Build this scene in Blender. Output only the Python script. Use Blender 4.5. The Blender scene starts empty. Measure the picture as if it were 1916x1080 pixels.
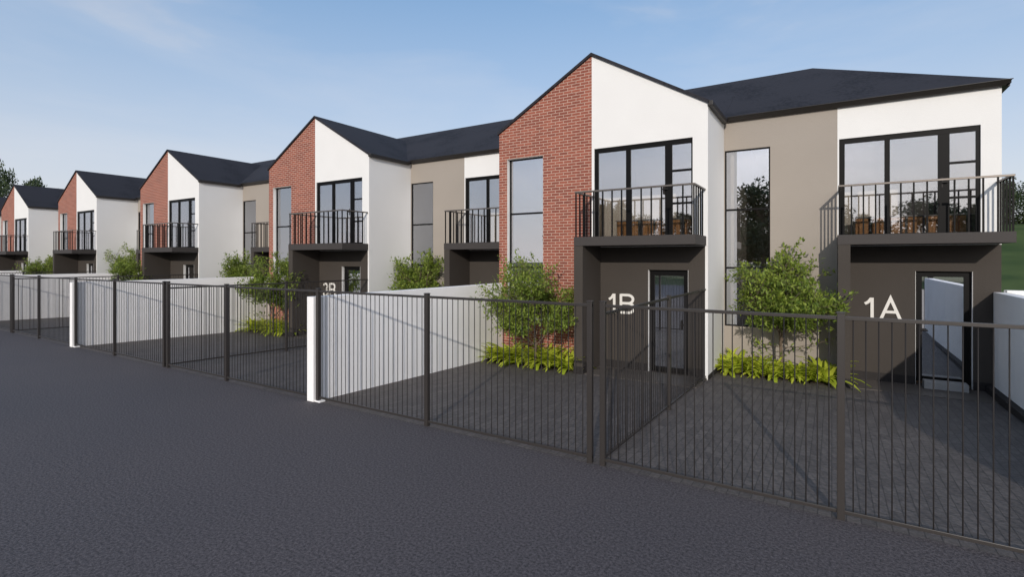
import bpy, bmesh, math, random
from mathutils import Vector, Matrix, noise

scn = bpy.context.scene
col = scn.collection
R = math.radians

# ------------------------------------------------------------------ camera
cam_d = bpy.data.cameras.new("camera")
cam = bpy.data.objects.new("camera", cam_d)
col.objects.link(cam)
cam.location = (0, 0, 2.3)
cam.rotation_euler = (R(90), 0, R(31.89))
cam_d.sensor_width = 36
cam_d.lens = 36 * 961.6 / 1916
cam_d.shift_y = -(540 - 485.07) / 1916
cam_d.clip_start = 0.05
cam_d.clip_end = 3000
scn.camera = cam

# ------------------------------------------------------------------ sky and sun
SUN = Vector((0.341, -1.0, 0.362)).normalized()      # towards the sun
ELEV = math.asin(SUN.z)
AZ = math.atan2(SUN.x, SUN.y)                        # clockwise from +Y
w = bpy.data.worlds.new("World")
scn.world = w
w.use_nodes = True
nt = w.node_tree
nt.nodes.clear()
def wn(t, **k):
    n = nt.nodes.new(t)
    for a, b in k.items(): setattr(n, a, b)
    return n
sky = wn('ShaderNodeTexSky', sky_type='NISHITA', sun_disc=False, sun_elevation=ELEV, sun_rotation=AZ,
         air_density=1.0, dust_density=0.7, ozone_density=2.0)
bg = wn('ShaderNodeBackground')
bg.inputs['Strength'].default_value = 0.15
tc = wn('ShaderNodeTexCoord')
mp = wn('ShaderNodeMapping')
mp.inputs['Scale'].default_value = (1.0, 1.0, 3.4)
mp.inputs['Location'].default_value = (3.2, 1.4, 0.35)
cn = wn('ShaderNodeTexNoise')
cn.inputs['Scale'].default_value = 1.7
cn.inputs['Detail'].default_value = 9
cn.inputs['Roughness'].default_value = 0.55
cn.inputs['Distortion'].default_value = 0.35
cr = wn('ShaderNodeValToRGB')
cr.color_ramp.elements[0].position = 0.46
cr.color_ramp.elements[0].color = (0, 0, 0, 1)
cr.color_ramp.elements[1].position = 0.72
cr.color_ramp.elements[1].color = (1, 1, 1, 1)
sx = wn('ShaderNodeSeparateXYZ')
hz = wn('ShaderNodeMapRange')                        # milky band of low cloud near the horizon
hz.inputs['From Min'].default_value = 0.02
hz.inputs['From Max'].default_value = 0.50
hz.inputs['To Min'].default_value = 0.97
hz.inputs['To Max'].default_value = 0.46
mx = wn('ShaderNodeMath', operation='MULTIPLY')
mx.inputs[1].default_value = 0.38
mm = wn('ShaderNodeMath', operation='MAXIMUM')
mix = wn('ShaderNodeMixRGB')
veil = wn('ShaderNodeMixRGB')                         # the veil is whiter low down, bluer higher up
veil.inputs['Color1'].default_value = (1.55, 3.1, 5.3, 1)
veil.inputs['Color2'].default_value = (5.0, 4.95, 5.1, 1)
vr = wn('ShaderNodeMapRange')
vr.inputs['From Min'].default_value = 0.02
vr.inputs['From Max'].default_value = 0.52
vr.inputs['To Min'].default_value = 1.0
vr.inputs['To Max'].default_value = 0.0
vm = wn('ShaderNodeMath', operation='MAXIMUM')
L = nt.links.new
L(tc.outputs['Generated'], mp.inputs['Vector']); L(mp.outputs[0], cn.inputs['Vector'])
L(cn.outputs['Fac'], cr.inputs['Fac']); L(cr.outputs[0], mx.inputs[0])
L(tc.outputs['Generated'], sx.inputs[0]); L(sx.outputs['Z'], hz.inputs['Value'])
# thicker cloud on the sun's side behind the camera, turned to light +X walls
sm = wn('ShaderNodeMapRange', interpolation_type='SMOOTHSTEP')
sm.inputs['From Min'].default_value = 0.05
sm.inputs['From Max'].default_value = 0.75
sm.inputs['To Min'].default_value = 0.0
sm.inputs['To Max'].default_value = 0.62
ad = wn('ShaderNodeMath', operation='MAXIMUM')
sdot = wn('ShaderNodeVectorMath', operation='DOT_PRODUCT')
sdot.inputs[1].default_value = (0.72, -0.69, 0.0)
L(tc.outputs['Generated'], sdot.inputs[0]); L(sdot.outputs['Value'], sm.inputs['Value']); L(sm.outputs[0], ad.inputs[0]); L(mx.outputs[0], ad.inputs[1])
cl = wn('ShaderNodeMath', operation='MAXIMUM')
L(cr.outputs[0], cl.inputs[0]); L(sm.outputs[0], cl.inputs[1])
clm = wn('ShaderNodeMath', operation='MULTIPLY'); clm.inputs[1].default_value = 0.8
L(cl.outputs[0], clm.inputs[0])
L(ad.outputs[0], mm.inputs[0]); L(hz.outputs[0], mm.inputs[1])
L(mm.outputs[0], mix.inputs['Fac']); L(sky.outputs[0], mix.inputs['Color1'])
L(sx.outputs['Z'], vr.inputs['Value']); L(vr.outputs[0], vm.inputs[0]); L(clm.outputs[0], vm.inputs[1])
L(vm.outputs[0], veil.inputs['Fac']); L(veil.outputs[0], mix.inputs['Color2'])
puff = wn('ShaderNodeMixRGB')
puff.inputs['Color2'].default_value = (5.5, 5.35, 5.45, 1)
pf = wn('ShaderNodeMath', operation='MULTIPLY'); pf.inputs[1].default_value = 0.24
L(cr.outputs[0], pf.inputs[0]); L(pf.outputs[0], puff.inputs['Fac']); L(mix.outputs[0], puff.inputs['Color1'])
# warm cloud glow added out of view to brighten the +X walls
glo = wn('ShaderNodeMixRGB', blend_type='ADD')
glo.inputs['Color2'].default_value = (5.6, 4.9, 4.4, 1)
gf = wn('ShaderNodeMath', operation='MULTIPLY_ADD'); gf.inputs[1].default_value = 0.9; gf.inputs[2].default_value = 0.5
gm = wn('ShaderNodeMath', operation='MULTIPLY')
L(cr.outputs[0], gf.inputs[0]); L(gf.outputs[0], gm.inputs[0]); L(sm.outputs[0], gm.inputs[1])
L(gm.outputs[0], glo.inputs['Fac']); L(puff.outputs[0], glo.inputs['Color1']); L(glo.outputs[0], bg.inputs['Color'])
out = wn('ShaderNodeOutputWorld')
L(bg.outputs[0], out.inputs[0])

sd = bpy.data.lights.new("sun", 'SUN')
sd.energy = 2.75
sd.angle = R(0.5)
sd.color = (1.0, 0.93, 0.84)
so = bpy.data.objects.new("sun", sd)
col.objects.link(so)
so.rotation_euler = (-SUN).to_track_quat('-Z', 'Y').to_euler()
so.location = SUN * 60

scn.view_settings.view_transform = 'Standard'
scn.view_settings.look = 'None'
scn.view_settings.exposure = 0.0
scn.view_settings.gamma = 1.0
scn.view_settings.use_curve_mapping = False
scn.cycles.max_bounces = 8
scn.cycles.transparent_max_bounces = 24

# ------------------------------------------------------------------ materials
def mat(name, color, rough=0.8, spec=0.5, metal=0.0, var=0.0, vscale=3.0, bump=0.0, bscale=40.0, detail=4, color2=None, stretch=None):
    m = bpy.data.materials.new(name)
    m.use_nodes = True
    t = m.node_tree
    b = t.nodes['Principled BSDF']
    b.inputs['Roughness'].default_value = rough
    b.inputs['Specular IOR Level'].default_value = spec
    b.inputs['Metallic'].default_value = metal
    b.inputs['Base Color'].default_value = (*color, 1)
    if var > 0 or bump > 0:
        c = t.nodes.new('ShaderNodeTexCoord')
        v = c.outputs['Object']
        if stretch:
            mpn = t.nodes.new('ShaderNodeMapping'); mpn.inputs['Scale'].default_value = stretch
            t.links.new(v, mpn.inputs[0]); v = mpn.outputs[0]
    if var > 0:
        n = t.nodes.new('ShaderNodeTexNoise')
        n.inputs['Scale'].default_value = vscale; n.inputs['Detail'].default_value = detail
        r = t.nodes.new('ShaderNodeValToRGB')
        c2 = color2 or tuple(x * (1 - var) for x in color)
        r.color_ramp.elements[0].position = 0.3; r.color_ramp.elements[0].color = (*c2, 1)
        r.color_ramp.elements[1].position = 0.7; r.color_ramp.elements[1].color = (*color, 1)
        t.links.new(v, n.inputs['Vector']); t.links.new(n.outputs['Fac'], r.inputs['Fac'])
        t.links.new(r.outputs[0], b.inputs['Base Color'])
    if bump > 0:
        n2 = t.nodes.new('ShaderNodeTexNoise')
        n2.inputs['Scale'].default_value = bscale; n2.inputs['Detail'].default_value = 3
        bp = t.nodes.new('ShaderNodeBump')
        bp.inputs['Strength'].default_value = bump; bp.inputs['Distance'].default_value = 0.01
        t.links.new(v, n2.inputs['Vector']); t.links.new(n2.outputs['Fac'], bp.inputs['Height'])
        t.links.new(bp.outputs[0], b.inputs['Normal'])
    return m

M = {}
M['white'] = mat('white render', (0.765, 0.75, 0.73), 0.85, 0.3, var=0.035, vscale=1.1, bump=0.25, bscale=60)
M['yardwall'] = mat('brightened white plaster', (0.90, 0.88, 0.865), 0.85, 0.3, var=0.06, vscale=1.6, bump=0.3, bscale=50)  # lighter than the house white, making up for weak sun on the +X faces
M['beige'] = mat('beige render', (0.335, 0.295, 0.255), 0.88, 0.3, var=0.05, vscale=1.0, bump=0.3, bscale=60)
M['dark'] = mat('dark grey render', (0.058, 0.049, 0.042), 0.8, 0.25, var=0.08, vscale=1.3, bump=0.3, bscale=60)
M['slab'] = mat('charcoal slab paint', (0.05, 0.043, 0.040), 0.7, 0.35, var=0.08, vscale=2.0, bump=0.2, bscale=60)
M['plinth'] = mat('dark plinth', (0.022, 0.018, 0.017), 0.75, 0.4, var=0.2, vscale=4)
M['frame'] = mat('black aluminium', (0.0045, 0.004, 0.004), 0.5, 0.12)
M['metal'] = mat('dark bronze painted steel', (0.018, 0.015, 0.014), 0.5, 0.2, var=0.1, vscale=6)
M['rail'] = mat('dark painted handrail', (0.042, 0.036, 0.033), 0.40, 0.6, metal=0.25)
M['handrail'] = mat('satin bronze handrail', (0.15, 0.13, 0.115), 0.4, 0.5, metal=0.6)
M['gutter'] = mat('dark gutter metal', (0.025, 0.021, 0.019), 0.45, 0.4)
M['room'] = mat('warm room plaster', (0.78, 0.70, 0.60), 0.9, 0.2, var=0.03)
M['roomdark'] = mat('grey room panel', (0.12, 0.11, 0.105), 0.8, 0.3)
M['roomfloor'] = mat('timber room floor', (0.30, 0.2, 0.12), 0.5, 0.4, var=0.3, vscale=5, stretch=(1, 12, 1))
M['orange'] = mat('orange oak veneer', (0.52, 0.25, 0.09), 0.5, 0.4, var=0.25, vscale=6, stretch=(6, 6, 0.6))
M['benchtop'] = mat('grey bench top', (0.34, 0.32, 0.31), 0.4, 0.5)
M['letters'] = mat('off white lettering', (0.74, 0.71, 0.66), 0.6, 0.3)
M['bark'] = mat('grey brown bark', (0.20, 0.15, 0.11), 0.9, 0.2, var=0.4, vscale=18, bump=0.6, bscale=60, stretch=(1, 1, 0.3))
M['concrete'] = mat('pale concrete', (0.34, 0.33, 0.32), 0.8, 0.3, var=0.15, vscale=6, bump=0.3, bscale=50)
M['curtain'] = mat('pale voile', (0.75, 0.76, 0.80), 0.9, 0.1)
M['soil'] = mat('dark mulch', (0.035, 0.026, 0.02), 0.95, 0.1, var=0.4, vscale=25, bump=0.8, bscale=30)
M['porch'] = mat('brown porch tile', (0.105, 0.09, 0.078), 0.6, 0.4, var=0.12, vscale=3)
M['grass'] = mat('rough meadow', (0.075, 0.105, 0.035), 0.95, 0.1, var=0.5, vscale=0.35, detail=8, bump=0.6, bscale=3, color2=(0.035, 0.06, 0.02))

def roof_mat():
    m = mat('charcoal roof tiles', (0.026, 0.027, 0.035), 0.8, 0.25)
    t = m.node_tree; b = t.nodes['Principled BSDF']
    c = t.nodes.new('ShaderNodeTexCoord')
    n = t.nodes.new('ShaderNodeTexNoise'); n.inputs['Scale'].default_value = 14; n.inputs['Detail'].default_value = 6
    n2 = t.nodes.new('ShaderNodeTexNoise'); n2.inputs['Scale'].default_value = 0.9
    ma = t.nodes.new('ShaderNodeMath'); ma.operation = 'ADD'
    r = t.nodes.new('ShaderNodeValToRGB')
    r.color_ramp.elements[0].position = 0.75; r.color_ramp.elements[0].color = (0.013, 0.0125, 0.016, 1)
    r.color_ramp.elements[1].position = 1.25; r.color_ramp.elements[1].color = (0.026, 0.025, 0.031, 1)
    r.color_ramp.elements[1].position = 1.0
    bp = t.nodes.new('ShaderNodeBump'); bp.inputs['Strength'].default_value = 0.35; bp.inputs['Distance'].default_value = 0.01
    L = t.links.new
    L(c.outputs['Object'], n.inputs['Vector']); L(c.outputs['Object'], n2.inputs['Vector'])
    L(n.outputs['Fac'], ma.inputs[0]); L(n2.outputs['Fac'], ma.inputs[1])
    L(ma.outputs[0], r.inputs['Fac']); L(r.outputs[0], b.inputs['Base Color'])
    L(n.outputs['Fac'], bp.inputs['Height']); L(bp.outputs[0], b.inputs['Normal'])
    return m
M['roof'] = roof_mat()

def brick_mat():
    m = mat('red brickwork', (0.4, 0.1, 0.08), 0.85, 0.25)
    t = m.node_tree; b = t.nodes['Principled BSDF']; L = t.links.new
    u = t.nodes.new('ShaderNodeUVMap')
    br = t.nodes.new('ShaderNodeTexBrick')
    br.inputs['Scale'].default_value = 1.0
    br.inputs['Brick Width'].default_value = 0.215
    br.inputs['Row Height'].default_value = 0.068
    br.inputs['Mortar Size'].default_value = 0.008
    br.inputs['Mortar Smooth'].default_value = 0.15
    br.inputs['Bias'].default_value = -0.1
    br.inputs['Color1'].default_value = (0.31, 0.096, 0.062, 1)
    br.inputs['Color2'].default_value = (0.20, 0.060, 0.042, 1)
    br.inputs['Mortar'].default_value = (0.50, 0.34, 0.27, 1)
    n = t.nodes.new('ShaderNodeTexNoise'); n.inputs['Scale'].default_value = 9; n.inputs['Detail'].default_value = 6
    mxn = t.nodes.new('ShaderNodeMixRGB'); mxn.blend_type = 'MULTIPLY'; mxn.inputs['Fac'].default_value = 0.35
    bp = t.nodes.new('ShaderNodeBump'); bp.inputs['Strength'].default_value = 0.6; bp.inputs['Distance'].default_value = 0.008
    bp.invert = True
    L(u.outputs[0], br.inputs['Vector']); L(u.outputs[0], n.inputs['Vector'])
    L(br.outputs['Color'], mxn.inputs['Color1']); L(n.outputs['Fac'], mxn.inputs['Color2'])
    mxn2 = t.nodes.new('ShaderNodeMixRGB'); mxn2.blend_type = 'MULTIPLY'; mxn2.inputs['Fac'].default_value = 1
    mxn2.inputs['Color2'].default_value = (1.2, 1.2, 1.2, 1)
    L(mxn.outputs[0], mxn2.inputs['Color1']); L(mxn2.outputs[0], b.inputs['Base Color'])
    L(br.outputs['Fac'], bp.inputs['Height']); L(bp.outputs[0], b.inputs['Normal'])
    return m
M['brick'] = brick_mat()

def glass_mat(name, base):
    m = bpy.data.materials.new(name); m.use_nodes = True
    t = m.node_tree; t.nodes.clear(); L = t.links.new
    f = t.nodes.new('ShaderNodeFresnel'); f.inputs['IOR'].default_value = 1.6
    a = t.nodes.new('ShaderNodeMath'); a.operation = 'MULTIPLY_ADD'
    a.inputs[1].default_value = 0.6; a.inputs[2].default_value = base; a.use_clamp = True
    tr = t.nodes.new('ShaderNodeBsdfTransparent'); tr.inputs[0].default_value = (0.97, 0.97, 0.97, 1)
    g = t.nodes.new('ShaderNodeBsdfGlossy'); g.inputs['Roughness'].default_value = 0.012
    g.inputs['Color'].default_value = (0.95, 0.96, 1.0, 1)
    mx = t.nodes.new('ShaderNodeMixShader'); o = t.nodes.new('ShaderNodeOutputMaterial')
    L(f.outputs[0], a.inputs[0]); L(a.outputs[0], mx.inputs[0]); L(tr.outputs[0], mx.inputs[1]); L(g.outputs[0], mx.inputs[2])
    L(mx.outputs[0], o.inputs[0])
    return m
M['glass'] = glass_mat('window glass', 0.27)
M['tinted'] = glass_mat('tall window glass', 0.40)
M['coated'] = glass_mat('mirror coated glass', 0.66)

def leaf_mat(name, c1, c2, trans=0.35):
    m = bpy.data.materials.new(name); m.use_nodes = True
    t = m.node_tree; b = t.nodes['Principled BSDF']; L = t.links.new; o = t.nodes['Material Output']
    b.inputs['Roughness'].default_value = 0.5; b.inputs['Specular IOR Level'].default_value = 0.35
    g = t.nodes.new('ShaderNodeNewGeometry')
    r = t.nodes.new('ShaderNodeValToRGB')
    r.color_ramp.elements[0].color = (*c1, 1); r.color_ramp.elements[1].color = (*c2, 1)
    L(g.outputs['Random Per Island'], r.inputs['Fac']); L(r.outputs[0], b.inputs['Base Color'])
    tl = t.nodes.new('ShaderNodeBsdfTranslucent'); L(r.outputs[0], tl.inputs[0])
    mx = t.nodes.new('ShaderNodeMixShader'); mx.inputs[0].default_value = trans
    L(b.outputs[0], mx.inputs[1]); L(tl.outputs[0], mx.inputs[2]); L(mx.outputs[0], o.inputs[0])
    return m
M['leaf'] = leaf_mat('small tree leaf', (0.095, 0.155, 0.022), (0.30, 0.37, 0.06))
M['darkleaf'] = leaf_mat('far tree leaf', (0.035, 0.055, 0.024), (0.075, 0.105, 0.042), 0.2)
M['bright'] = leaf_mat('yellow green strap leaf', (0.38, 0.48, 0.035), (0.68, 0.72, 0.09), 0.4)

def asphalt_mat():
    m = mat('asphalt', (0.06, 0.058, 0.06), 0.75, 0.4)
    t = m.node_tree; b = t.nodes['Principled BSDF']; L = t.links.new
    c = t.nodes.new('ShaderNodeTexCoord')
    def nz(s, d): 
        n = t.nodes.new('ShaderNodeTexNoise'); n.inputs['Scale'].default_value = s; n.inputs['Detail'].default_value = d
        L(c.outputs['Object'], n.inputs['Vector']); return n
    fine = nz(110, 4); mid = nz(42, 5); big = nz(0.25, 4)
    r = t.nodes.new('ShaderNodeValToRGB')
    r.color_ramp.elements[0].position = 0.40; r.color_ramp.elements[0].color = (0.033, 0.029, 0.031, 1)
    r.color_ramp.elements[1].position = 0.62; r.color_ramp.elements[1].color = (0.132, 0.116, 0.120, 1)
    r2 = t.nodes.new('ShaderNodeValToRGB')
    r2.color_ramp.elements[0].position = 0.3; r2.color_ramp.elements[0].color = (0.86, 0.86, 0.88, 1)
    r2.color_ramp.elements[1].position = 0.7; r2.color_ramp.elements[1].color = (1.04, 1.0, 0.98, 1)
    mx = t.nodes.new('ShaderNodeMixRGB'); mx.blend_type = 'MULTIPLY'; mx.inputs['Fac'].default_value = 1
    mxa = t.nodes.new('ShaderNodeMixRGB'); mxa.inputs['Fac'].default_value = 0.55
    L(fine.outputs['Fac'], mxa.inputs['Color1']); L(mid.outputs['Fac'], mxa.inputs['Color2'])
    L(mxa.outputs[0], r.inputs['Fac']); L(big.outputs['Fac'], r2.inputs['Fac'])
    L(r.outputs[0], mx.inputs['Color1']); L(r2.outputs[0], mx.inputs['Color2']); L(mx.outputs[0], b.inputs['Base Color'])
    bp = t.nodes.new('ShaderNodeBump'); bp.inputs['Strength'].default_value = 0.55; bp.inputs['Distance'].default_value = 0.012
    L(mxa.outputs[0], bp.inputs['Height']); L(bp.outputs[0], b.inputs['Normal'])
    return m
M['asphalt'] = asphalt_mat()

def paver_mat():
    m = mat('dark pavers', (0.06, 0.055, 0.055), 0.7, 0.45)
    t = m.node_tree; b = t.nodes['Principled BSDF']; L = t.links.new
    c = t.nodes.new('ShaderNodeTexCoord')
    mp = t.nodes.new('ShaderNodeMapping'); mp.inputs['Rotation'].default_value = (0, 0, R(90))
    br = t.nodes.new('ShaderNodeTexBrick')
    br.inputs['Scale'].default_value = 1; br.inputs['Brick Width'].default_value = 0.22; br.inputs['Row Height'].default_value = 0.11
    br.inputs['Mortar Size'].default_value = 0.006; br.inputs['Mortar Smooth'].default_value = 0.3; br.inputs['Bias'].default_value = 0
    br.inputs['Color1'].default_value = (0.112, 0.097, 0.090, 1)
    br.inputs['Color2'].default_value = (0.080, 0.069, 0.065, 1)
    br.inputs['Mortar'].default_value = (0.052, 0.045, 0.042, 1)
    n = t.nodes.new('ShaderNodeTexNoise'); n.inputs['Scale'].default_value = 30; n.inputs['Detail'].default_value = 6
    mx = t.nodes.new('ShaderNodeMixRGB'); mx.blend_type = 'OVERLAY'; mx.inputs['Fac'].default_value = 0.8
    L(c.outputs['Object'], mp.inputs[0]); L(mp.outputs[0], br.inputs['Vector']); L(c.outputs['Object'], n.inputs['Vector'])
    L(br.outputs['Color'], mx.inputs['Color1']); L(n.outputs['Fac'], mx.inputs['Color2']); L(mx.outputs[0], b.inputs['Base Color'])
    bp = t.nodes.new('ShaderNodeBump'); bp.inputs['Strength'].default_value = 0.3; bp.inputs['Distance'].default_value = 0.004; bp.invert = True
    ad = t.nodes.new('ShaderNodeMath'); ad.operation = 'SUBTRACT'
    L(br.outputs['Fac'], ad.inputs[0]); L(n.outputs['Fac'], ad.inputs[1])
    L(ad.outputs[0], bp.inputs['Height']); L(bp.outputs[0], b.inputs['Normal'])
    return m
M['paver'] = paver_mat()

# ------------------------------------------------------------------ mesh helpers
class MB:
    def __init__(s): s.v = []; s.f = []; s.sm = []
    def face(s, pts, smooth=False):
        i = len(s.v); s.v += [tuple(p) for p in pts]; s.f.append(tuple(range(i, i + len(pts)))); s.sm.append(smooth)
    def box(s, x0, x1, y0, y1, z0, z1):
        p = [(x, y, z) for z in (z0, z1) for y in (y0, y1) for x in (x0, x1)]
        i = len(s.v); s.v += p
        for q in ((0, 2, 3, 1), (4, 5, 7, 6), (0, 1, 5, 4), (2, 6, 7, 3), (0, 4, 6, 2), (1, 3, 7, 5)):
            s.f.append(tuple(i + a for a in q)); s.sm.append(False)
        return s
    def solid(s, bottom, top):
        """closed solid from two loops of the same length"""
        n = len(bottom); i = len(s.v); s.v += [tuple(p) for p in bottom] + [tuple(p) for p in top]
        s.f.append(tuple(i + a for a in reversed(range(n)))); s.sm.append(False)
        s.f.append(tuple(i + n + a for a in range(n))); s.sm.append(False)
        for a in range(n):
            b = (a + 1) % n
            s.f.append((i + a, i + b, i + n + b, i + n + a)); s.sm.append(False)
    def tube(s, pts, rads, n=6):
        rings = []
        for k, p in enumerate(pts):
            p = Vector(p)
            d = (Vector(pts[min(k + 1, len(pts) - 1)]) - Vector(pts[max(k - 1, 0)])).normalized()
            a = d.orthogonal().normalized(); b = d.cross(a)
            i = len(s.v); rings.append(i)
            for j in range(n):
                t = 2 * math.pi * j / n
                s.v.append(tuple(p + (a * math.cos(t) + b * math.sin(t)) * rads[k]))
        for k in range(len(rings) - 1):
            for j in range(n):
                j2 = (j + 1) % n
                s.f.append((rings[k] + j, rings[k] + j2, rings[k + 1] + j2, rings[k + 1] + j)); s.sm.append(True)
        s.f.append(tuple(rings[-1] + j for j in range(n))); s.sm.append(False)
    def panel(s, x0, x1, z0, z1, y, th, holes=(), top=True):
        """wall facing -Y with real openings and reveals"""
        xs = sorted({x0, x1, *[h[0] for h in holes], *[h[1] for h in holes]})
        zs = sorted({z0, z1, *[h[2] for h in holes], *[h[3] for h in holes]})
        inh = lambda x, z: any(h[0] < x < h[1] and h[2] < z < h[3] for h in holes)
        for a, b in zip(xs, xs[1:]):
            for c, d in zip(zs, zs[1:]):
                if inh((a + b) / 2, (c + d) / 2): continue
                s.face([(a, y, c), (b, y, c), (b, y, d), (a, y, d)])
                s.face([(a, y + th, c), (a, y + th, d), (b, y + th, d), (b, y + th, c)])
        for a, b, c, d in holes:
            Y = y + th
            if a > x0: s.face([(a, y, c), (a, y, d), (a, Y, d), (a, Y, c)])
            if b < x1: s.face([(b, y, c), (b, Y, c), (b, Y, d), (b, y, d)])
            if c > z0: s.face([(a, y, c), (a, Y, c), (b, Y, c), (b, y, c)])
            if d < z1: s.face([(a, y, d), (b, y, d), (b, Y, d), (a, Y, d)])
        Y = y + th
        s.face([(x0, y, z0), (x0, y, z1), (x0, Y, z1), (x0, Y, z0)])
        s.face([(x1, y, z0), (x1, Y, z0), (x1, Y, z1), (x1, y, z1)])
        if top: s.face([(x0, y, z1), (x1, y, z1), (x1, Y, z1), (x0, Y, z1)])
        s.face([(x0, y, z0), (x0, Y, z0), (x1, Y, z0), (x1, y, z0)])
    def build(s, name, m, parent=None, loc=(0, 0, 0), bevel=0.0, data_only=False):
        me = bpy.data.meshes.new(name)
        me.from_pydata(s.v, [], s.f)
        me.update()
        me.polygons.foreach_set('use_smooth', s.sm)
        uv = me.uv_layers.new(name='UVMap')
        for p in me.polygons:
            n = p.normal
            for li in p.loop_indices:
                c = me.vertices[me.loops[li].vertex_index].co
                if abs(n.y) >= abs(n.x) and abs(n.y) >= abs(n.z) * 0.8: q = (c.x, c.z)
                elif abs(n.x) >= abs(n.z): q = (c.y, c.z)
                else: q = (c.x, c.y)
                uv.data[li].uv = q
        me.materials.append(M[m] if isinstance(m, str) else m)
        o = bpy.data.objects.new(name, me)
        col.objects.link(o)
        o.location = loc
        if parent is not None: o.parent = parent
        if bevel > 0:
            b = o.modifiers.new('bevel', 'BEVEL'); b.width = bevel; b.segments = 2; b.limit_method = 'ANGLE'
        return o

def empty(name, loc=(0, 0, 0), rz=0):
    o = bpy.data.objects.new(name, None); col.objects.link(o)
    o.location = loc; o.rotation_euler = (0, 0, rz); o.empty_display_size = 0.3
    return o
def tag(o, label=None, cat=None, group=None, kind=None):
    for k, v in (('label', label), ('category', cat), ('group', group), ('kind', kind)):
        if v: o[k] = v
    return o
def copy_tree(o, parent=None):
    c = o.copy(); col.objects.link(c)
    if parent is not None: c.parent = parent
    for ch in list(o.children): copy_tree(ch, c)
    return c

# ------------------------------------------------------------------ measured dimensions (metres)
P = 9.78                       # spacing of the duplexes
YF, YG, YH, YB = 5.40, 10.94, 12.76, 18.9
XL, XR, XA = -7.19, -2.13, -4.66
XAR = XL + P                   # 2.59
EAVE, APEX = 5.50, 7.02
Z0, Z1, ZT = 2.58, 2.77, 4.815
ZRAIL = 3.735
PJ = 0.99
GZ = -0.17
def yard_z(y): return -0.0275 * (min(max(y, YF), YH) - YF)
GABLE_T = (APEX - EAVE) / (XR - XA)
MAIN_T = 0.572
N_DUP = 6

# ------------------------------------------------------------------ ground, street, yard
def build_ground():
    mb = MB()
    xs = [-400, -250, -160] + [-110 + 6 * i for i in range(31)] + [90, 110, 150, 220, 400]
    ys = [-300, -160, -90, -50, -30, -18, -11] + [5.0, 14, 19, 22] + [25 + 3.5 * i for i in range(26)] + [125, 150, 200, 300, 600]
    def h(x, y):
        if y < 4: return -0.03
        if y < 22.5: return -0.32
        t = min((y - 22) / 42, 1); t = t * t * (3 - 2 * t)
        return -0.32 + 5.6 * t + 0.35 * t * noise.noise(Vector((x * .05, y * .05, 0))) * 4
    g = [[(x, y, h(x, y)) for x in xs] for y in ys]
    for j in range(len(ys) - 1):
        for i in range(len(xs) - 1):
            mb.face([g[j][i], g[j][i + 1], g[j + 1][i + 1], g[j + 1][i]], True)
    o = mb.build('ground', 'grass'); tag(o, kind='structure')
    bm = bmesh.new(); bm.from_mesh(o.data); bmesh.ops.remove_doubles(bm, verts=bm.verts, dist=1e-4); bm.to_mesh(o.data); bm.free()
    s = MB()
    s.box(-180, 60, -24, YF - 0.02, -0.35, 0.0)
    tag(s.build('road', 'asphalt'), kind='structure')
    y = MB()
    x0, x1 = XL - P * (N_DUP - 1) - 3, 2.56
    y.face([(x0, YF - 0.02, 0.0), (x1, YF - 0.02, 0.0), (x1, YH + 0.1, yard_z(YH)), (x0, YH + 0.1, yard_z(YH))])
    y.face([(x0, YF - 0.02, 0), (x0, YF - 0.02, -0.5), (x1, YF - 0.02, -0.5), (x1, YF - 0.02, 0)])
    y.face([(x1, YF - 0.02, 0), (x1, YF - 0.02, -0.5), (x1, YH + .1, -0.5), (x1, YH + 0.1, yard_z(YH))])
    tag(y.build('paving', 'paver'), kind='structure')
build_ground()

# ------------------------------------------------------------------ house pieces
def window(parent, name, x0, x1, z0, z1, y, vbars=(), hbars=(), fw=0.045, ftop=None, depth=0.06, handle_x=None, reveal=None, fl=None, fr=None):
    """frame mesh with panes as sub-parts; vbars (xa, xb), hbars (xa, xb, z)"""
    ft = ftop or fw; fl = fl or fw; fr = fr or fw
    f = MB()
    yb = y + depth
    f.box(x0, x0 + fl, y, yb, z0, z1); f.box(x1 - fr, x1, y, yb, z0, z1)
    f.box(x0 + fl, x1 - fr, y, yb, z1 - ft, z1); f.box(x0 + fl, x1 - fr, y, yb, z0, z0 + fw)
    for a, b in vbars: f.box(a, b, y + 0.004, yb - 0.004, z0 + fw, z1 - ft)
    for a, b, z in hbars: f.box(a, b, y + 0.008, yb - 0.008, z - 0.022, z + 0.022)
    fo = f.build(name, 'frame', parent)
    # panes: columns between vertical bars
    edges = [x0 + fl] + [e for v in vbars for e in v] + [x1 - fr]
    for i in range(0, len(edges), 2):
        a, b = edges[i], edges[i + 1]
        if b - a < 0.06: continue
        hz_ = sorted([z for (p, q, z) in hbars if p <= (a + b) / 2 <= q])
        zz = [z0 + fw] + [e for z in hz_ for e in (z - 0.022, z + 0.022)] + [z1 - ft]
        for k in range(0, len(zz), 2):
            g = MB(); g.box(a - 0.003, b + 0.003, y + depth * 0.5 - 0.003, y + depth * 0.5 + 0.003, zz[k] - 0.003, zz[k + 1] + 0.003)
            g.build('pane', {'balcony_door': 'glass', 'tall_window': 'tinted'}.get(name, 'coated'), fo)
    if handle_x is not None:
        h = MB(); hz0 = z0 + 1.0
        h.box(handle_x - 0.015, handle_x + 0.015, y - 0.05, y - 0.002, hz0, hz0 + 0.03)
        h.box(handle_x - 0.012, handle_x + 0.10, y - 0.065, y - 0.05, hz0 + 0.002, hz0 + 0.026)
        h.box(handle_x - 0.02, handle_x + 0.02, y - 0.008, y - 0.001, hz0 - 0.09, hz0 + 0.11)
        h.build('handle', 'metal', fo, bevel=0.004)
    return fo

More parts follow.
